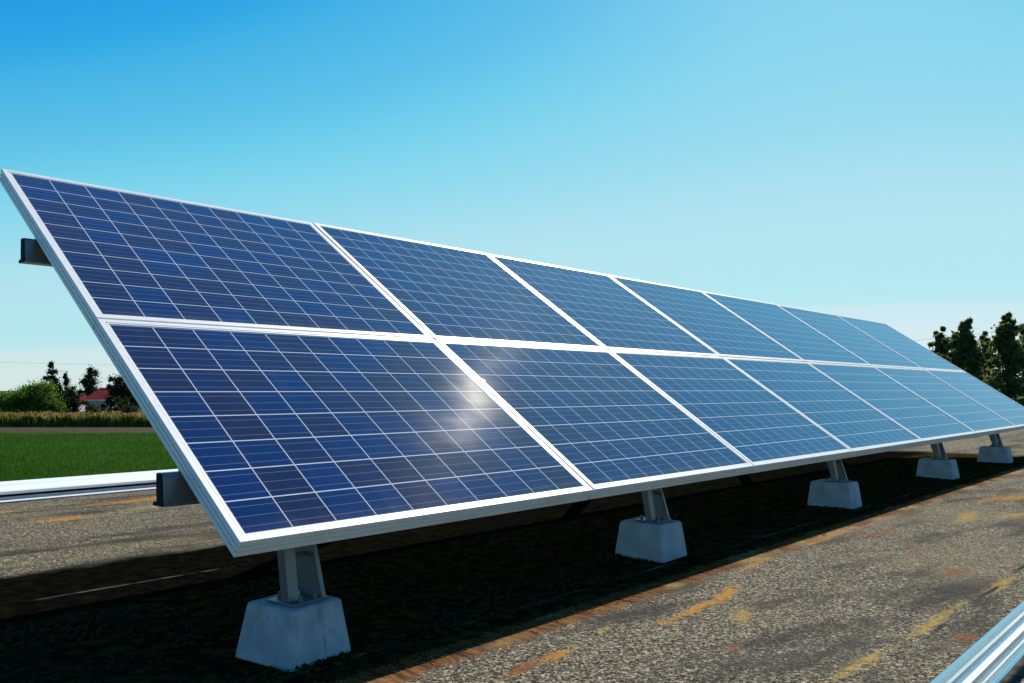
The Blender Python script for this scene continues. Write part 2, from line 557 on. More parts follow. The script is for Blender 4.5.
M['grass'] = soft('green_grass_blades', [(0.026, 0.090, 0.004), (0.058, 0.150, 0.006), (0.09, 0.19, 0.012)], 0.12, 0.7, 0, 0.3, True)
M['drymoss'] = soft('dried_brown_moss', [(0.100, 0.036, 0.012), (0.30, 0.115, 0.024), (0.44, 0.25, 0.070)], 5, 0.95, 0, 0, True)
M['moss'] = soft('dark_green_moss', [(0.010, 0.009, 0.004), (0.042, 0.036, 0.009)], 9, 0.95, 0, 0, True)
M['chips'] = soft('mineral_chips', [(0.07, 0.06, 0.045), (0.30, 0.265, 0.20)], 30, 0.9, 0, 0, True)
M['wall'] = soft('pale_render', [(0.50, 0.44, 0.36), (0.60, 0.54, 0.45)], 2, 0.9, 0.01)
M['redroof'] = soft('red_roof_tiles', [(0.20, 0.020, 0.016), (0.32, 0.040, 0.026)], 3, 0.8, 0.02)
M['white'] = soft('white_paint', [(0.72, 0.72, 0.70), (0.80, 0.80, 0.78)], 4, 0.6)
M['glass'] = soft('dark_window_glass', [(0.02, 0.025, 0.03), (0.03, 0.035, 0.04)], 2, 0.1)
M['wire'] = soft('black_cable', [(0.05, 0.05, 0.05), (0.08, 0.08, 0.08)], 2, 0.7)


def field_material():
    mt, nt, b = newmat('farm_field')
    g = NT(nt)
    co = g.n('ShaderNodeTexCoord').outputs['Object']
    sep = g.n('ShaderNodeSeparateXYZ')
    g.put(sep.inputs[0], co)
    n1 = g.noise(co, 0.35, 5)
    n2 = g.noise(co, 3.0, 5)
    green = g.mix(g.ramp(n2, 0.3, 0.7), (0.014, 0.050, 0.003), (0.032, 0.090, 0.005))
    soil = g.mix(g.ramp(g.noise(g.mapping(co, (0.3, 2.2, 1)), 1.0, 5), 0.35, 0.65), (0.026, 0.024, 0.010), (0.058, 0.045, 0.020))
    f = g.math('ADD', sep.outputs[1], g.math('MULTIPLY', g.math('SUBTRACT', n1, 0.5), 9.0))
    c = g.mix(g.ramp(f, 73.5, 77.5), green, soil)
    far = g.mix(g.ramp(n1, 0.35, 0.65), (0.05, 0.055, 0.02), (0.025, 0.05, 0.012))
    c = g.mix(g.ramp(f, 96, 100), c, far)
    g.put(b.inputs['Base Color'], c)
    b.inputs['Roughness'].default_value = 0.95
    b.inputs['Specular IOR Level'].default_value = 0.1
    g.put(b.inputs['Normal'], g.bump(n2, 0.5, 0.15))
    return mt


M['field'] = field_material()


def stalk_material():
    mt, nt, b = newmat('ripe_reed_stalks')
    g = NT(nt)
    sep = g.n('ShaderNodeSeparateXYZ')
    co = g.n('ShaderNodeTexCoord').outputs['Object']
    g.put(sep.inputs[0], co)
    rnd = g.n('ShaderNodeNewGeometry').outputs['Random Per Island']
    z = g.math('ADD', sep.outputs[2], g.math('MULTIPLY', g.math('SUBTRACT', rnd, 0.5), 0.5))
    z = g.math('ADD', z, g.math('MULTIPLY', g.math('SUBTRACT', g.noise(co, 0.25, 3), 0.5), 0.9))
    low = g.mix(rnd, (0.060, 0.10, 0.014), (0.15, 0.18, 0.030))
    top = g.mix(rnd, (0.22, 0.16, 0.050), (0.42, 0.29, 0.10))
    c = g.mix(g.ramp(z, 0.9, 1.35), low, top)
    g.put(b.inputs['Base Color'], c)
    b.inputs['Roughness'].default_value = 0.85
    b.inputs['Specular IOR Level'].default_value = 0.1
    tr = g.n('ShaderNodeBsdfTranslucent')
    g.put(tr.inputs[0], c)
    mx = g.n('ShaderNodeMixShader')
    mx.inputs[0].default_value = 0.4
    nt.links.new(b.outputs[0], mx.inputs[1])
    nt.links.new(tr.outputs[0], mx.inputs[2])
    nt.links.new(mx.outputs[0], nt.nodes['Material Output'].inputs[0])
    return mt


M['stalk'] = stalk_material()

# ---------------------------------------------------------------- the setting
hdir = Vector((math.sin(YAW), math.cos(YAW), 0))
# the field is laid out along the view's heading so that its strips lie as in the photo
fo = meshobj('field', [(-4000, -4000, 0), (4000, -4000, 0), (4000, 4000, 0), (-4000, 4000, 0)], [(0, 1, 2, 3)], M['field'])
fo.location = (CAM.x, CAM.y, FIELD)
fo.rotation_euler = (0, 0, -YAW)
fo['kind'] = 'structure'

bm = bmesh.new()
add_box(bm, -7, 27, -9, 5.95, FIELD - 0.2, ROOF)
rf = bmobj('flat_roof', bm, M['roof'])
rf['kind'] = 'structure'
# the object's own coordinates are world coordinates here, which the roofing material relies on

# metal edge trim along the far side of the roof
t = thing('roof_coping', 'bright white metal coping strip along the far roof edge beside the grass field', 'coping', (0, 5.0, ROOF))
bm = bmesh.new()
add_prism(bm, [(0.0, 0.072), (0.012, 0.080), (0.40, 0.078), (0.41, 0.086), (0.425, 0.086), (0.435, 0.078), (0.80, 0.074), (0.82, 0.07), (0.82, -0.25), (0.805, -0.25), (0.805, 0.060), (0.012, 0.066), (0.012, 0.052), (0.0, 0.052)], 0, -7.02, 27.02)
bmobj('cap_sheet', bm, M['coping'], t)
bm = bmesh.new()
add_prism(bm, [(-0.10, 0.004), (-0.10, 0.010), (0.02, 0.012), (0.035, 0.03), (0.045, 0.03), (0.045, 0.004)], 0, -7.0, 27.0)
bmobj('base_flashing', bm, M['coping'], t)
bm = bmesh.new()
add_box(bm, -6.9, 26.9, 0.10, 0.80, -0.05, 0.0625)
bmobj('shade_upstand', bm, M['black'], t)  # near-black wall, the shadow gap under the cap put into its colour

# ---------------------------------------------------------------- solar panels
PROFILE = [(0.0295, -0.0065), (0.0295, -0.0015), (0.0240, -0.0012), (0.0236, -0.0034), (0.0212, -0.0034), (0.0208, 0.0),
           (0.0012, 0.0), (0.0, -0.0012), (0.0, -0.0170), (0.008, -0.0176), (0.008, -0.0212), (0.0, -0.0218),
           (0.0, -0.0345), (0.008, -0.0351), (0.008, -0.0387), (0.0, -0.0393), (0.0, -0.0545), (0.0012, -0.0555),
           (0.030, -0.0555), (0.030, -0.0535), (0.011, -0.0535), (0.011, -0.0085), (0.0295, -0.0085)]


def frame_mesh(wd, ht):
    V, F = [], []
    for (d, z) in PROFILE:
        V += [(d, d, z), (wd - d, d, z), (wd - d, ht - d, z), (d, ht - d, z)]
    n = len(PROFILE)
    for i in range(n):
        a, b_ = i * 4, ((i + 1) % n) * 4
        for k in range(4):
            k2 = (k + 1) % 4
            F.append((a + k, a + k2, b_ + k2, b_ + k))
    return V, F


ORD = ['first', 'second', 'third', 'fourth', 'fifth', 'sixth', 'seventh']
PLAB = {
    (0, 0): 'large near solar panel in the lower row, at the left end, with a sun glare',
    (1, 0): 'near solar panel in the upper row, at the raised left corner of the array',
    (0, 6): 'pale far solar panel in the lower row, at the far right end of the array',
    (1, 6): 'pale far solar panel in the upper row, at the far right end below the trees',
}
for r_ in range(2):
    s0, s1 = (0.0, L1 - 0.004) if r_ == 0 else (L1 + 0.004, LT)
    rows = 8 if r_ == 0 else 10
    for c_ in range(7):
        x0, x1 = XS[c_] + (0.0055 if c_ else 0), XS[c_ + 1] - (0.0055 if c_ < 6 else 0)
        lab = PLAB.get((r_, c_), 'blue framed solar panel in the %s row, %s column counted from the near left end' % (('lower', 'upper')[r_], ORD[c_]))
        jit = random.uniform(-0.0012, 0.0012)
        p = thing('solar_panel', lab, 'solar panel', (x0, s0 * ct, s0 * st + jit), (TILT + random.uniform(-.0012, .0012), 0, 0), 'solar panels of the tilted array')
        wd, ht = x1 - x0, s1 - s0
        V, F = frame_mesh(wd, ht)
        fr = meshobj('frame', V, F, M['frame'], p)
        # laminate: cells behind glass, a sheet held in the frame
        a, e, zz, zb = 0.026, 0.0325, -0.0040, -0.0080
        bmx = bmesh.new()
        uvl = bmx.loops.layers.uv.new('UVMap')
        ed = bmx.faces.layers.float.new('edge')
        xs_ = [a, e, wd - e, wd - a]
        ys_ = [a, e, ht - e, ht - a]
        g_ = [[bmx.verts.new((x, y, zz)) for x in xs_] for y in ys_]
        for j in range(3):
            for i in range(3):
                f = bmx.faces.new((g_[j][i], g_[j][i + 1], g_[j + 1][i + 1], g_[j + 1][i]))
                inner = (i == 1 and j == 1)
                f[ed] = 0.0 if inner else 1.0
                for lp in f.loops:
                    x, y = lp.vert.co.x, lp.vert.co.y
                    lp[uvl].uv = ((x - e) / (wd - 2 * e) * 10, (y - e) / (ht - 2 * e) * rows)
        bk = [bmx.verts.new((x, y, zb)) for x, y in ((a, a), (wd - a, a), (wd - a, ht - a), (a, ht - a))]
        f = bmx.faces.new(bk[::-1])
        f[ed] = 1.0
        me = bpy.data.meshes.new('cell_sheet')
        bmx.to_mesh(me)
        bmx.free()
        me.materials.append(M['cells'])
        o = bpy.data.objects.new('cell_sheet', me)
        o['batch'] = {0: 1.0, 1: 0.6}.get(c_, 0.3)                                       # how many purplish cells it has
        o['dust'] = {(0, 0): 1.0, (0, 1): 0.22, (1, 0): 0.35, (1, 1): 0.08}.get((r_, c_), 0.08)   # how dusty its glass is
        COL.objects.link(o)
        o.parent = p

# ---------------------------------------------------------------- rails under the panels
def rail_profile():
    # box section with a foot lip along its back
    return [(-0.026, 0.0), (-0.026, 0.012), (-0.022, 0.014), (-0.014, 0.086), (-0.006, 0.1), (0.022, 0.1), (0.022, 0.094), (0.020, 0.050), (0.016, 0.016),
            (0.040, 0.012), (0.040, 0.0)]


for (nm_y, z0, xa, lab) in ((0.36, 0.070, -0.055, 'long grey steel rail under the low front edge with its open end above the gravel'),
                            (1.62, 0.937, -0.040, 'long dark steel rail behind the high upper row, its end sticking out against the sky')):
    t = thing('support_rail', lab, 'rail', (xa, nm_y, z0), group='support rails of the array')
    bm = bmesh.new()
    L = 11.83 - xa
    add_prism(bm, rail_profile(), 0, 0, L)
    bmobj('channel', bm, M['rail_dark'], t)
    for e0, e1 in ((-0.004, -0.0005), (L + 0.0005, L + 0.004)):
        bm = bmesh.new()
        add_prism(bm, [(-0.0205, 0.001), (-0.0205, 0.014), (-0.0125, 0.086), (-0.005, 0.0988), (0.021, 0.0988), (0.0188, 0.050), (0.0148, 0.015), (0.038, 0.011), (0.038, 0.001)], 0, e0, e1)
        bmobj('end_shade_cap', bm, M['black'], t)  # black sheet painting in the unlit hollow of the low rail's open end
    zt = nm_y * st / ct - 0.0555 / ct - z0
    for k in range(8):
        xx = XS[k] - xa + (0.028 if k == 0 else (-0.028 if k == 7 else 0))
        bm = bmesh.new()
        add_box(bm, xx - 0.014, xx + 0.014, -0.006, 0.022, 0.1005, max(zt - 0.012, 0.112))
        c = bmobj('clamp', bm, M['galv'], t)
        bm = bmesh.new()
        add_cyl(bm, (xx - 0.022, 0.008, 0.106), (xx - 0.014, 0.008, 0.106), 0.006, 6)
        bmobj('bolt', bm, M['galv'], c)


# ---------------------------------------------------------------- footings with legs
def footing(x, y, hx, hy, rot, h, lab, legtop, rear=False, seed=0, lean=0.07):
    rd = random.Random(seed)
    t = thing('panel_footing' if not rear else 'rear_footing', lab, 'footing', (x, y, ROOF), (0, 0, rot), 'concrete footings of the array' if not rear else 'rear footings of the array')
    bm = bmesh.new()
    k = 0.80 if seed == 0 else 0.84
    B = [(-hx, -hy), (hx, -hy), (hx, hy), (-hx, hy)]
    vb = [bm.verts.new((px * (1 + rd.uniform(-.02, .02)), py * (1 + rd.uniform(-.02, .02)), -0.006)) for px, py in B]
    vt = [bm.verts.new((px * k, py * k, h + rd.uniform(-.003, .003))) for px, py in B]
    bm.faces.new(vb[::-1])
    bm.faces.new(vt)
    for i in range(4):
        bm.faces.new((vb[i], vb[(i + 1) % 4], vt[(i + 1) % 4], vt[i]))
    bmesh.ops.bevel(bm, geom=list(bm.edges), offset=0.014, segments=3, affect='EDGES', profile=0.55)
    bmobj('concrete_block', bm, M['concrete'], t)
    bm = bmesh.new()
    add_box(bm, -0.072, 0.074, -0.078, 0.05, h + 0.001, h + 0.008, 0.002)
    pl = bmobj('base_plate', bm, M['galv'], t)
    for bx, by in ((-0.03, -0.062), (0.03, -0.062), (0.03, 0.036), (-0.03, 0.036)):
        bm = bmesh.new()
        add_cyl(bm, (bx, by, h + 0.008), (bx, by, h + 0.017), 0.0085, 6)
        add_cyl(bm, (bx, by, h + 0.017), (bx, by, h + 0.026), 0.0045, 8)
        bmobj('anchor_bolt', bm, M['galv'], pl)
    lt = legtop - ROOF
    # left leg: an angle iron; right leg: a tapering side plate with a narrow folded edge
    b0, zz = h + 0.008, lt
    bm = bmesh.new()
    add_prism(bm, [(-0.034, b0), (-0.004, b0), (lean - 0.010, zz), (lean - 0.040, zz)], 0, -0.058, -0.053)
    add_prism(bm, [(-0.039, b0), (-0.0342, b0), (lean - 0.0402, zz), (lean - 0.045, zz)], 0, -0.058, -0.016)
    bmobj('leg', bm, M['galv'], t)
    bm = bmesh.new()
    add_prism(bm, [(-0.070, b0), (0.034, b0), ((lean + 0.080) if not rear else (lean + 0.024), zz), (lean - 0.034, zz)], 0, 0.050, 0.055)
    add_prism(bm, [(-0.0745, b0), (-0.0702, b0), (lean - 0.0342, zz), (lean - 0.0385, zz)], 0, 0.048, 0.064)
    bmobj('leg', bm, M['galv'], t)
    bm = bmesh.new()
    zc = b0 + (zz - b0) * 0.42
    add_cyl(bm, (-0.0525, lean * 0.42 - 0.016, zc), (0.0495, lean * 0.42 - 0.016, zc), 0.007, 10)
    bmobj('cross_bolt', bm, M['galv'], t)
    return t


FOOT = [(0.325, 0.215, 0.130, 0.135, R(7), 0.170, 'nearest and largest pale concrete footing, under the left corner of the array'),
        (2.450, 0.230, 0.128, 0.142, R(2), 0.178, 'concrete footing under the second lower panel, on dark moss'),
        (4.930, 0.240, 0.115, 0.165, 0.0, 0.178, 'concrete footing with grey legs in deep shade, middle one of the five'),
        (7.560, 0.250, 0.115, 0.170, 0.0, 0.178, 'dark small looking concrete footing, fourth from the array left end'),
        (9.930, 0.260, 0.115, 0.170, 0.0, 0.178, 'farthest concrete footing, at the right end near the sunlit roof')]
for i, (x, y, hx, hy, ro, h, lab) in enumerate(FOOT):
    footing(x, y, hx, hy, ro, h, lab, 0.070, seed=i, lean=0.055)
for i, x in enumerate((1.9, 4.3, 6.9, 9.3)):
    footing(x, 1.98, 0.12, 0.14, 0, 0.185, 'tall legged concrete footing in the shade behind the array, under the upper rail', 0.935, True, seed=20 + i, lean=-0.335)

# ---------------------------------------------------------------- loose things on the roof
t = thing('spare_rail', 'bright ribbed aluminium rail lying on the gravel roof at the lower right', 'rail', (0.9, -1.415, ROOF))
bm = bmesh.new()
prof = [(0.0, 0.0), (0.0, 0.040), (-0.004, 0.044), (-0.016, 0.040), (-0.022, 0.026), (-0.030, 0.026), (-0.036, 0.044), (-0.050, 0.048), (-0.054, 0.034),
        (-0.066, 0.030), (-0.070, 0.046), (-0.092, 0.050), (-0.096, 0.028), (-0.106, 0.028), (-0.110, 0.046), (-0.118, 0.048), (-0.120, 0.034), (-0.128, 0.034), (-0.132, 0.044), (-0.140, 0.040), (-0.140, 0.0)]
add_prism(bm, [(y, z + 0.001) for y, z in prof], 0, 0.0, 6.0)
bmobj('extrusion', bm, M['shiny'], t)

bm = bmesh.new()
add_box(bm, -0.35, 0.35, -0.05, 0.05, 0.0, 0.045, 0.006)
o = bmobj('white_offcut', bm, M['coping'])
o.location = (11.75, 0.06, ROOF + 0.001)
tag(o, 'short white metal offcut lying on the roof beyond the farthest footing', 'offcut')


# ---------------------------------------------------------------- moss, chips
def lumps(name, P, size, flat, mat, spin=True):
    """many little irregular octahedra"""
    n = len(P)
    base = np.array([(1, 0, 0), (0, 1, 0), (-1, 0, 0), (0, -1, 0), (0, 0, 1), (0, 0, -0.6)], float)
    fc = np.array([(0, 1, 4), (1, 2, 4), (2, 3, 4), (3, 0, 4), (1, 0, 5), (2, 1, 5), (3, 2, 5), (0, 3, 5)])
    v = base[None] * (1 + rng.uniform(-.35, .35, (n, 6, 1)))
    a = rng.uniform(0, 6.283, n)
    ca, sa = np.cos(a), np.sin(a)
    x = v[:, :, 0] * ca[:, None] - v[:, :, 1] * sa[:, None]
    y = v[:, :, 0] * sa[:, None] + v[:, :, 1] * ca[:, None]
    v = np.stack([x, y, v[:, :, 2] * flat + 0.35 * v[:, :, 0] * rng.uniform(-flat, flat, (n, 1))], 2) * size[:, None, None] + P[:, None, :]
    f = fc[None] + (np.arange(n) * 6)[:, None, None]
    return meshobj(name, v.reshape(-1, 3), f.reshape(-1, 3), mat)


# dried moss ridge along the drip line
n = 8000
x = 0.1 + 11.5 * rng.random(n) ** 1.7
wav = 0.018 * np.sin(x * 3.1) + 0.012 * np.sin(x * 7.7 + 1) + 0.007 * np.sin(x * 17)
clump = 0.5 + 0.5 * np.sin(x * 23 + 3 * np.sin(x * 5.1))
y = -0.138 + wav * 0.5 + rng.normal(0, 0.016, n) * (0.6 + clump)
keep = rng.random(n) < 0.45 + 0.55 * clump
x, y = x[keep], y[keep]
sz = rng.uniform(0.0025, 0.0070, len(x)) * (0.7 + 0.25 * np.minimum(x, 6) / 3)
P = np.stack([x, y, np.full(len(x), ROOF + 0.002) + rng.uniform(0, 0.004, len(x)) * np.exp(-((y + 0.138) / 0.03) ** 2)], 1)
o = lumps('dried_moss', P, sz, 0.22, M['drymoss'])
tag(o, 'ridge of dried brown moss along the drip line in front of the array', 'moss', kind='stuff')

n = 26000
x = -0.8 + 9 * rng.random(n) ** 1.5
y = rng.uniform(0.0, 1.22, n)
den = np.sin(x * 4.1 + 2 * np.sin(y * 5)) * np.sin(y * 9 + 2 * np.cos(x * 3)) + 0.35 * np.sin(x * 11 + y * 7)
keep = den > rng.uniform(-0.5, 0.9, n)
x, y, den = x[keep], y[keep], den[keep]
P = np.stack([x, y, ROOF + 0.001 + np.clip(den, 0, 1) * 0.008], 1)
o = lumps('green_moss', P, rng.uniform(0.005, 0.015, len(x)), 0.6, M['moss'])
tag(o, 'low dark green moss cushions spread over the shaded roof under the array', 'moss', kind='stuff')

n = 22000
x = 0.1 + 8 * rng.random(n) ** 1.8
y = -1.9 + rng.random(n) * 1.75
P = np.stack([x, y, np.full(n, ROOF + 0.0012)], 1)
P2x = -0.6 + 4 * rng.random(9000)
P2 = np.stack([P2x, rng.uniform(2.3, 4.9, 9000), np.full(9000, ROOF + 0.0012)], 1)
P = np.concatenate([P, P2])
o = lumps('loose_chips', P, rng.uniform(0.0009, 0.0023, len(P)) * np.where(P[:, 1] > 0, 1.5, 1), 0.75, M['chips'])
tag(o, 'loose mineral chips scattered over the sunlit roof surface', 'gravel', kind='stuff')


# ---------------------------------------------------------------- vegetation
def leaf_quads(P, size, upright=0.0):
    n = len(P)
    d = rng.normal(size=(n, 3))
    d[:, 2] = d[:, 2] * (1 - upright) + upright * 2.2
    d /= np.linalg.norm(d, axis=1)[:, None]
    e = rng.normal(size=(n, 3))
    e -= (e * d).sum(1)[:, None] * d
    e /= np.linalg.norm(e, axis=1)[:, None]
    s = size[:, None]
    v = np.stack([P - d * s, P + e * s * 0.45, P + d * s, P - e * s * 0.45], 1)
    f = (np.arange(n) * 4)[:, None] + np.arange(4)[None]
    return v.reshape(-1, 3), f


def in_ball(n):
    p = rng.normal(size=(n, 3))
    p /= np.linalg.norm(p, axis=1)[:, None]
    return p * np.minimum(np.abs(rng.normal(0, 0.55, n)), 1.35)[:, None]


def limb(bm, pts, r0, r1, seg=7):
    rings = []
    n = len(pts)
    for i, p in enumerate(pts):
        r = r0 + (r1 - r0) * i / (n - 1)
        rings.append([bm.verts.new((p[0] + r * math.cos(k * 2 * math.pi / seg), p[1] + r * math.sin(k * 2 * math.pi / seg), p[2])) for k in range(seg)])
    for a, b_ in zip(rings, rings[1:]):
        for k in range(seg):
            bm.faces.new((a[k], a[(k + 1) % seg], b_[(k + 1) % seg], b_[k]))


def tree(name, label, cat, base, clumps, leaf, per, mat, trunk_h, trunk_r, upright=0.0, group=None, sub=6, kr=(0.22, 0.6), spread=1.15):
    """clumps: (dx, dz, rx, rz) in view-aligned metres; each is broken into smaller tufts so the outline is ragged"""
    t = thing(name, label, cat, base, (0, 0, -YAW), group)
    Ps, Ss = [], []
    for (dx, dz, rx, rz) in clumps:
        cen = in_ball(sub) * np.array([rx, rx, rz]) * spread + np.array([dx, rng.uniform(-.3, .3) * rx, dz])
        fill = in_ball(per * 2) * np.array([rx, rx, rz]) * 1.15 + np.array([dx, 0, dz])
        Ps.append(fill)
        Ss.append(rng.uniform(0.5, 1.1, per * 2) * leaf)
        for c in cen:
            k = rng.uniform(*kr)
            q = in_ball(per) * np.array([rx, rx, rz]) * k + c
            Ps.append(q)
            Ss.append(rng.uniform(0.6, 1.25, per) * leaf)
    P = np.concatenate(Ps)
    sz = np.concatenate(Ss)
    ok = P[:, 2] > 0.05
    v, f = leaf_quads(P[ok], sz[ok], upright)
    meshobj('crown', v, f, mat, t)
    bm = bmesh.new()
    bend = [(0.15 * math.sin(i * 1.3) * trunk_h * 0.08, 0, -0.1 + trunk_h * i / 6) for i in range(7)]
    limb(bm, bend, trunk_r, trunk_r * 0.3)
    for (dx, dz, rx, rz) in clumps[:8]:
        z0 = max(0.3, min(dz * 0.55, trunk_h * 0.8))
        limb(bm, [(0, 0, z0), (dx * 0.55, 0.1, (z0 + dz) * 0.5), (dx, 0, dz)], trunk_r * 0.45, trunk_r * 0.12, 5)
    bmobj('trunk', bm, M['bark'], t)
    return t


HOR = 390.0


def world_x(px, px0, D):
    return (px - px0) / FPX * D


def world_z(py, D):
    return (CAM.z - FIELD) + (HOR - py) / FPX * D


def px_clumps(px0, D, lst):
    """outline studied in the photo turned into metres at the tree's real distance"""
    return [(world_x(px, px0, D), world_z(py, D), rx * D / FPX, rz * D / FPX) for (px, py, rx, rz) in lst]


# left background
D = 98
tree('willow_bush', 'broad fresh green bush mound left of the conifers, behind the dry reeds', 'bush', field_at(28, D),
     px_clumps(28, D, [(40, 399, 14, 14), (30, 402, 14, 13), (18, 405, 13, 11), (50, 404, 12, 12), (6, 405, 13, 10), (-8, 408, 12, 9), (57, 408, 9, 9), (42, 388, 9, 7), (38, 393, 14, 9), (28, 396, 12, 8), (36, 411, 22, 8), (10, 414, 20, 6), (26, 396, 6, 6), (34, 393, 9, 8), (20, 399, 10, 8), (48, 397, 9, 8)]),
     0.17, 330, M['leaf_bright'], 2.5, 0.14, 0.55, sub=8)
D = 112
tree('conifer_tree', 'tallest thin ragged dark conifer rising behind the green bush mound', 'tree', field_at(53, D),
     px_clumps(53, D, [(51, 365, 3, 4), (53, 372, 6, 3.5), (49, 379, 5, 4), (56, 381, 6, 5), (60, 389, 6, 6), (52, 391, 6, 6), (57, 400, 9, 8), (56, 411, 10, 8), (64, 397, 4, 5)]),
     0.15, 150, M['leaf_dark'], 7.2, 0.16, sub=6, kr=(0.3, 0.75), spread=0.95, group='trees beyond the field')
tree('conifer_tree', 'short thin dark conifer with gaps, right beside the tallest conifer', 'tree', field_at(67, D + 3),
     px_clumps(67, D + 3, [(66, 376, 2.2, 4), (67, 383, 4, 4), (68, 392, 4.5, 6), (66, 402, 6, 7), (67, 412, 7, 7)]),
     0.15, 130, M['leaf_dark'], 5.4, 0.12, sub=6, kr=(0.3, 0.75), spread=0.95, group='trees beyond the field')
D = 104
tree('dark_shrub', 'rounded dark green shrub standing left of the red roofed house', 'shrub', field_at(74, D),
     px_clumps(74, D, [(73, 394, 7, 6), (76, 402, 8, 8), (70, 405, 7, 8), (78, 411, 7, 7), (68, 413, 8, 6)]),
     0.16, 150, M['leaf_dark'], 2.6, 0.12, group='shrubs beyond the field')
D = 128
tree('leafy_tree', 'dark pointed full tree standing directly behind the red roof', 'tree', field_at(90, D),
     px_clumps(90, D, [(90.5, 370, 3, 4), (90, 376, 6, 5), (86, 382, 7, 5), (94, 382, 7, 6), (90, 389, 10, 6), (88, 396, 8, 6), (96, 394, 6, 7), (90, 405, 9, 10)]),
     0.17, 170, M['leaf_dark'], 6.0, 0.2, kr=(0.3, 0.7), spread=1.0, group='trees beyond the field')
D = 102
tree('leafy_tree', 'broad dark tree right of the red roof, partly hidden by the panel frame', 'tree', field_at(122, D),
     px_clumps(122, D, [(119, 380, 7, 6), (124, 385, 11, 8), (116, 390, 8, 8), (130, 392, 11, 9), (120, 399, 13, 9), (112, 402, 7, 8), (134, 402, 12, 9), (126, 411, 16, 8), (142, 398, 9, 9)]),
     0.17, 190, M['leaf_dark'], 4.5, 0.2, group='trees beyond the field')
D = 97
tree('olive_shrub', 'olive brown shrub at the foot of the broad dark tree', 'shrub', field_at(126, D),
     px_clumps(126, D, [(122, 405, 8, 6), (131, 408, 8, 5), (126, 413, 13, 6), (115, 413, 7, 5)]),
     0.14, 160, M['leaf_mid'], 1.6, 0.08, 0.3, group='shrubs beyond the field')
tree('olive_shrub', 'tan brown withered shrub below the red roof eave', 'shrub', field_at(91, D),
     px_clumps(91, D, [(86, 403, 5, 5), (92, 407, 8, 4), (98, 409, 6, 4), (90, 413, 11, 5)]),
     0.13, 110, M['leaf_olive'], 1.5, 0.07, 0.3, group='shrubs beyond the field')
D = 90
for (px, py, rx, rz, lab) in ((95, 417, 7, 5, 'low leafy green shrub in the reeds under the red roofed house'),
                              (16, 421, 7, 4, 'low leafy green shrub in the reeds at the left edge of the photo'),
                              (64, 421, 9, 4, 'low leafy green shrub in the reeds in front of the short conifer'),
                              (133, 420, 7, 5, 'low leafy green shrub in the reeds beside the white panel frame')):
    tree('low_shrub', lab, 'shrub', field_at(px, D), px_clumps(px, D, [(px - rx * .4, py, rx * .6, rz), (px + rx * .4, py + 1, rx * .6, rz * .9), (px, py - 1, rx * .5, rz)]),
         0.11, 150, M['leaf_mid'], 0.8, 0.05, 0.3, group='low shrubs in the reeds')

# right background trees
D = 58
RT = [
    (943, 'leftmost slim spire of the dark trees behind the far end of the array',
     [(941, 338, 3.5, 6), (944, 347, 7, 6), (940, 355, 5, 6), (949, 357, 9, 9), (953, 343, 4, 5), (950, 370, 12, 10), (945, 385, 14, 14), (955, 392, 12, 12)]),
    (967, 'tall pointed dark leafy tree in the middle of the right hand group',
     [(966, 325, 3.5, 5), (967, 334, 6, 7), (961, 343, 6, 7), (972, 345, 6, 7), (966, 354, 10, 9), (978, 357, 6, 8), (958, 360, 8, 9), (972, 370, 13, 10), (962, 380, 13, 10), (978, 388, 13, 14)]),
    (988, 'lower dark leafy tree with sky gaps between the two tallest trees on the right',
     [(985, 341, 3.5, 5), (989, 350, 5, 6), (984, 360, 7, 8), (993, 363, 7, 9), (988, 375, 10, 10), (994, 390, 12, 12)]),
    (1008, 'tallest dense dark tree of the right hand group, near the photo edge',
     [(1010, 322, 4, 5), (1002, 330, 5, 6), (1010, 334, 8, 7), (1000, 343, 7, 8), (1014, 346, 8, 9), (1005, 357, 11, 10), (1018, 362, 10, 11), (1006, 374, 13, 11), (1016, 388, 14, 12), (1002, 392, 12, 12)]),
    (1034, 'dark tree cut by the right edge of the photo',
     [(1026, 329, 4, 6), (1036, 328, 8, 7), (1030, 340, 8, 9), (1040, 346, 10, 10), (1032, 360, 12, 12), (1044, 374, 14, 12), (1030, 388, 13, 12)]),
]
for i, (px, lab, cl) in enumerate(RT):
    Di = D + (3, -1, 5, 0, 2)[i]
    tree('leafy_tree', lab, 'tree', field_at(px, Di), px_clumps(px, Di, [(a_, b_ + 1, c_ * 1.3, d_ * 1.1) for a_, b_, c_, d_ in cl]), 0.20, 105, M['leaf_poplar'], world_z(cl[0][1], Di) * 0.85, 0.2, 0.15, group='trees right of the array', sub=15, kr=(0.14, 0.40), spread=1.5)

# reed strip (uncountable)
n = 36000
D = 88.5 + 5.5 * rng.random(n)
pxs = np.where(rng.random(n) < 0.45, rng.uniform(-170, 330, n), rng.uniform(-900, 900, n))
k = (pxs - 512) / FPX * D
hh = np.array([hdir.x, hdir.y])
rr = np.array([rt.x, rt.y])
XY = np.array([CAM.x, CAM.y]) + D[:, None] * hh + k[:, None] * rr
ht_ = rng.uniform(0.85, 1.5, n) * (0.9 + 0.12 * np.sin(k * 1.7) + 0.08 * np.sin(k * 4.3))
an = rng.uniform(0, 3.14, n)
wv = rng.uniform(0.03, 0.07, n)
dx = np.stack([np.cos(an) * wv, np.sin(an) * wv], 1)
ln = rng.normal(0, 0.12, (n, 2))
z0 = np.zeros(n)
A = np.concatenate([XY - dx, z0[:, None]], 1)
B = np.concatenate([XY + dx, z0[:, None]], 1)
Cc = np.concatenate([XY + dx * 1.1 + ln, ht_[:, None]], 1)
Dd = np.concatenate([XY - dx * 1.1 + ln, ht_[:, None] * 0.97], 1)
v = np.stack([A, B, Cc, Dd], 1).reshape(-1, 3)
f = (np.arange(n) * 4)[:, None] + np.arange(4)[None]
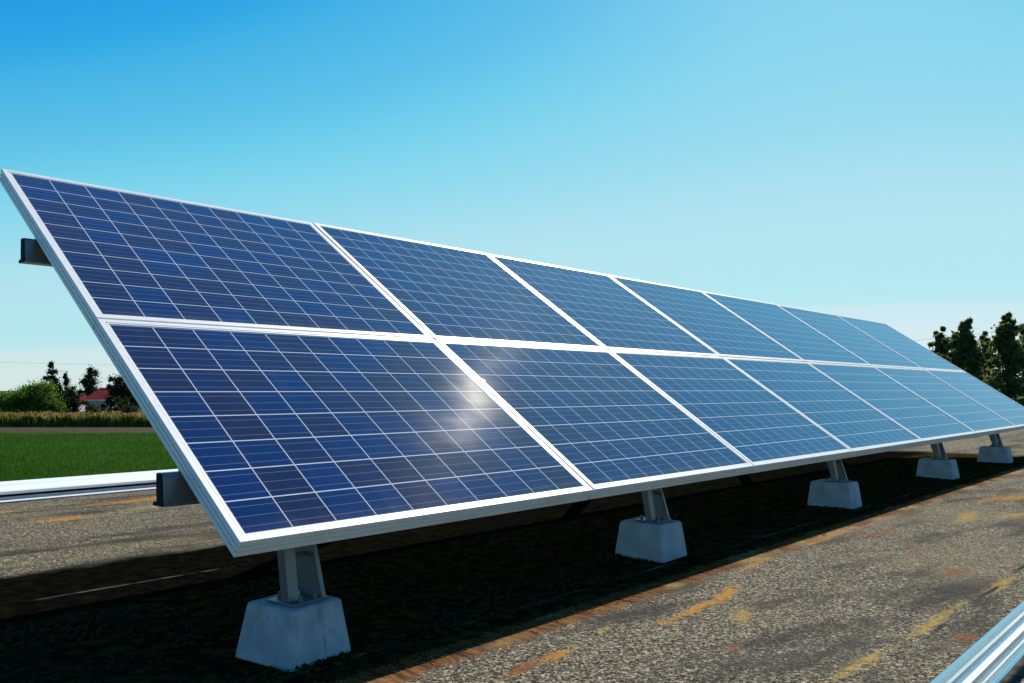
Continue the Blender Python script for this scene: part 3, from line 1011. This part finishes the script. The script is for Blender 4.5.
o = meshobj('dry_reeds', v, f, M['stalk'])
o.location.z = FIELD
tag(o, 'strip of golden topped dry reeds between the bare soil and the bushes', 'reeds', kind='stuff')

# grass of the field (uncountable)
n = 200000
D = 30 + 45 * rng.random(n) ** 1.2
pxs = np.where(rng.random(n) < 0.45, rng.uniform(-120, 260, n), rng.uniform(-900, 700, n))
k = (pxs - 512) / FPX * D
XY = np.array([CAM.x, CAM.y]) + D[:, None] * hh + k[:, None] * rr
ht_ = rng.uniform(0.08, 0.20, n)
an = rng.uniform(0, 3.14, n)
wv = rng.uniform(0.008, 0.018, n)
dx = np.stack([np.cos(an) * wv, np.sin(an) * wv], 1)
ln = rng.normal(0, 0.06, (n, 2))
A = np.concatenate([XY - dx, np.zeros((n, 1))], 1)
B = np.concatenate([XY + dx, np.zeros((n, 1))], 1)
Cc = np.concatenate([XY + ln, ht_[:, None]], 1)
v = np.stack([A, B, Cc], 1).reshape(-1, 3)
f = (np.arange(n) * 3)[:, None] + np.arange(3)[None]
o = meshobj('field_grass', v, f, M['grass'])
o.location.z = FIELD
tag(o, 'short bright green grass covering the field beyond the roof edge', 'grass', kind='stuff')

# far wood closing the view
n = 50000
D = 190 + 25 * rng.random(n)
pxs = rng.uniform(-900, 1000, n)
k = (pxs - 512) / FPX * D
XY = np.array([CAM.x, CAM.y]) + D[:, None] * hh + k[:, None] * rr
top = 2.0 + 0.7 * np.sin(k * 0.21) + 0.5 * np.sin(k * 0.53 + 1) + 0.4 * np.sin(k * 1.3)
P = np.concatenate([XY, (rng.random(n) ** 0.7 * top)[:, None]], 1)
v, f = leaf_quads(P, rng.uniform(0.2, 0.45, n))
o = meshobj('far_wood', v, f, M['leaf_dark'])
o.location.z = FIELD
tag(o, 'low far dark line of woodland on the horizon behind the house', 'woodland', kind='stuff')

# ---------------------------------------------------------------- red roofed house
HD = 117
hb = field_at(105, HD)
t = thing('red_roofed_house', 'small house with a red hipped roof among the dark trees', 'house', hb, (0, 0, -YAW))
ev = world_z(400.2, HD)
rg = world_z(388.0, HD)
xl, xr = world_x(93, 105, HD), world_x(119, 105, HD)
rl, rr_ = world_x(100.5, 105, HD), world_x(112, 105, HD)
bm = bmesh.new()
add_box(bm, xl + 0.25, xr - 0.25, -2.2, 2.2, 0, ev)
bmobj('wall', bm, M['wall'], t)
bm = bmesh.new()
e4 = [bm.verts.new(p) for p in ((xl, -2.6, ev + .12), (xr, -2.6, ev + .12), (xr, 2.6, ev + .12), (xl, 2.6, ev + .12))]
r2 = [bm.verts.new(p) for p in ((rl, 0, rg), (rr_, 0, rg))]
bm.faces.new((e4[0], e4[1], r2[1], r2[0]))
bm.faces.new((e4[2], e4[3], r2[0], r2[1]))
bm.faces.new((e4[1], e4[2], r2[1]))
bm.faces.new((e4[3], e4[0], r2[0]))
bm.faces.new(e4[::-1])
rfo = bmobj('roof', bm, M['redroof'], t)
bm = bmesh.new()
add_box(bm, xl - .02, xr + .02, -2.64, 2.64, ev - 0.10, ev + 0.115)
bmobj('eave_trim', bm, M['white'], t)
bm = bmesh.new()
add_prism(bm, [(-0.12, 0.0), (0.12, 0.0), (0.06, 0.12), (-0.06, 0.12)], 0, rl - .05, rr_ + .05)
o = bmobj('ridge_cap', bm, M['white'], rfo)
o.location.z = rg - 0.06
for wx in (xl + 0.9, xl + 2.2):
    bm = bmesh.new()
    add_box(bm, wx, wx + 0.8, -2.26, -2.202, 1.0, 2.0)
    wo = bmobj('window', bm, M['white'], t)
    bm = bmesh.new()
    add_box(bm, wx + .07, wx + .73, -2.275, -2.262, 1.07, 1.93)
    bmobj('pane', bm, M['glass'], wo)

SD = 119
t = thing('red_roofed_shed', 'low dull red roofed shed left of the house, mostly hidden by shrubs', 'shed', field_at(82, SD), (0, 0, -YAW))
sw = world_x(86.5, 82, SD)
se, sr = world_z(402, SD), world_z(394.5, SD)
bm = bmesh.new()
add_box(bm, -sw * .85, sw * .85, -1.5, 1.5, 0, se)
bmobj('wall', bm, M['white'], t)
bm = bmesh.new()
add_prism(bm, [(-1.8, se), (-1.8, se + 0.1), (0, sr), (1.8, se + 0.1), (1.8, se)], 0, -sw, sw)
bmobj('roof', bm, M['redroof'], t)


# ---------------------------------------------------------------- overhead wires
def wire(label, pa, pb, sag):
    bm = bmesh.new()
    N = 24
    pts = []
    for i in range(N + 1):
        q = i / N
        p = pa.lerp(pb, q)
        p.z -= sag * 4 * q * (1 - q)
        pts.append(p)
    rings = []
    d = (pb - pa).normalized()
    side = d.cross(Vector((0, 0, 1))).normalized()
    for p in pts:
        rings.append([bm.verts.new(p + side * (0.011 * math.cos(a)) + Vector((0, 0, 0.011 * math.sin(a)))) for a in (0, 1.571, 3.142, 4.712)])
    for a, b_ in zip(rings, rings[1:]):
        for k in range(4):
            bm.faces.new((a[k], a[(k + 1) % 4], b_[(k + 1) % 4], b_[k]))
    o = bmobj('power_line', bm, M['wire'])
    tag(o, label, 'power line', 'power lines')


def sky_pt(px, py, D):
    p = field_at(px, D)
    p.z = FIELD + world_z(py, D)
    return p


wire('thin overhead wire crossing the sky above the conifers at left', sky_pt(-300, 353, 125), sky_pt(300, 368, 150), 0.3)
wire('thin overhead wire crossing the sky above the trees at right', sky_pt(760, 352, 110), sky_pt(1180, 308, 90), 0.6)
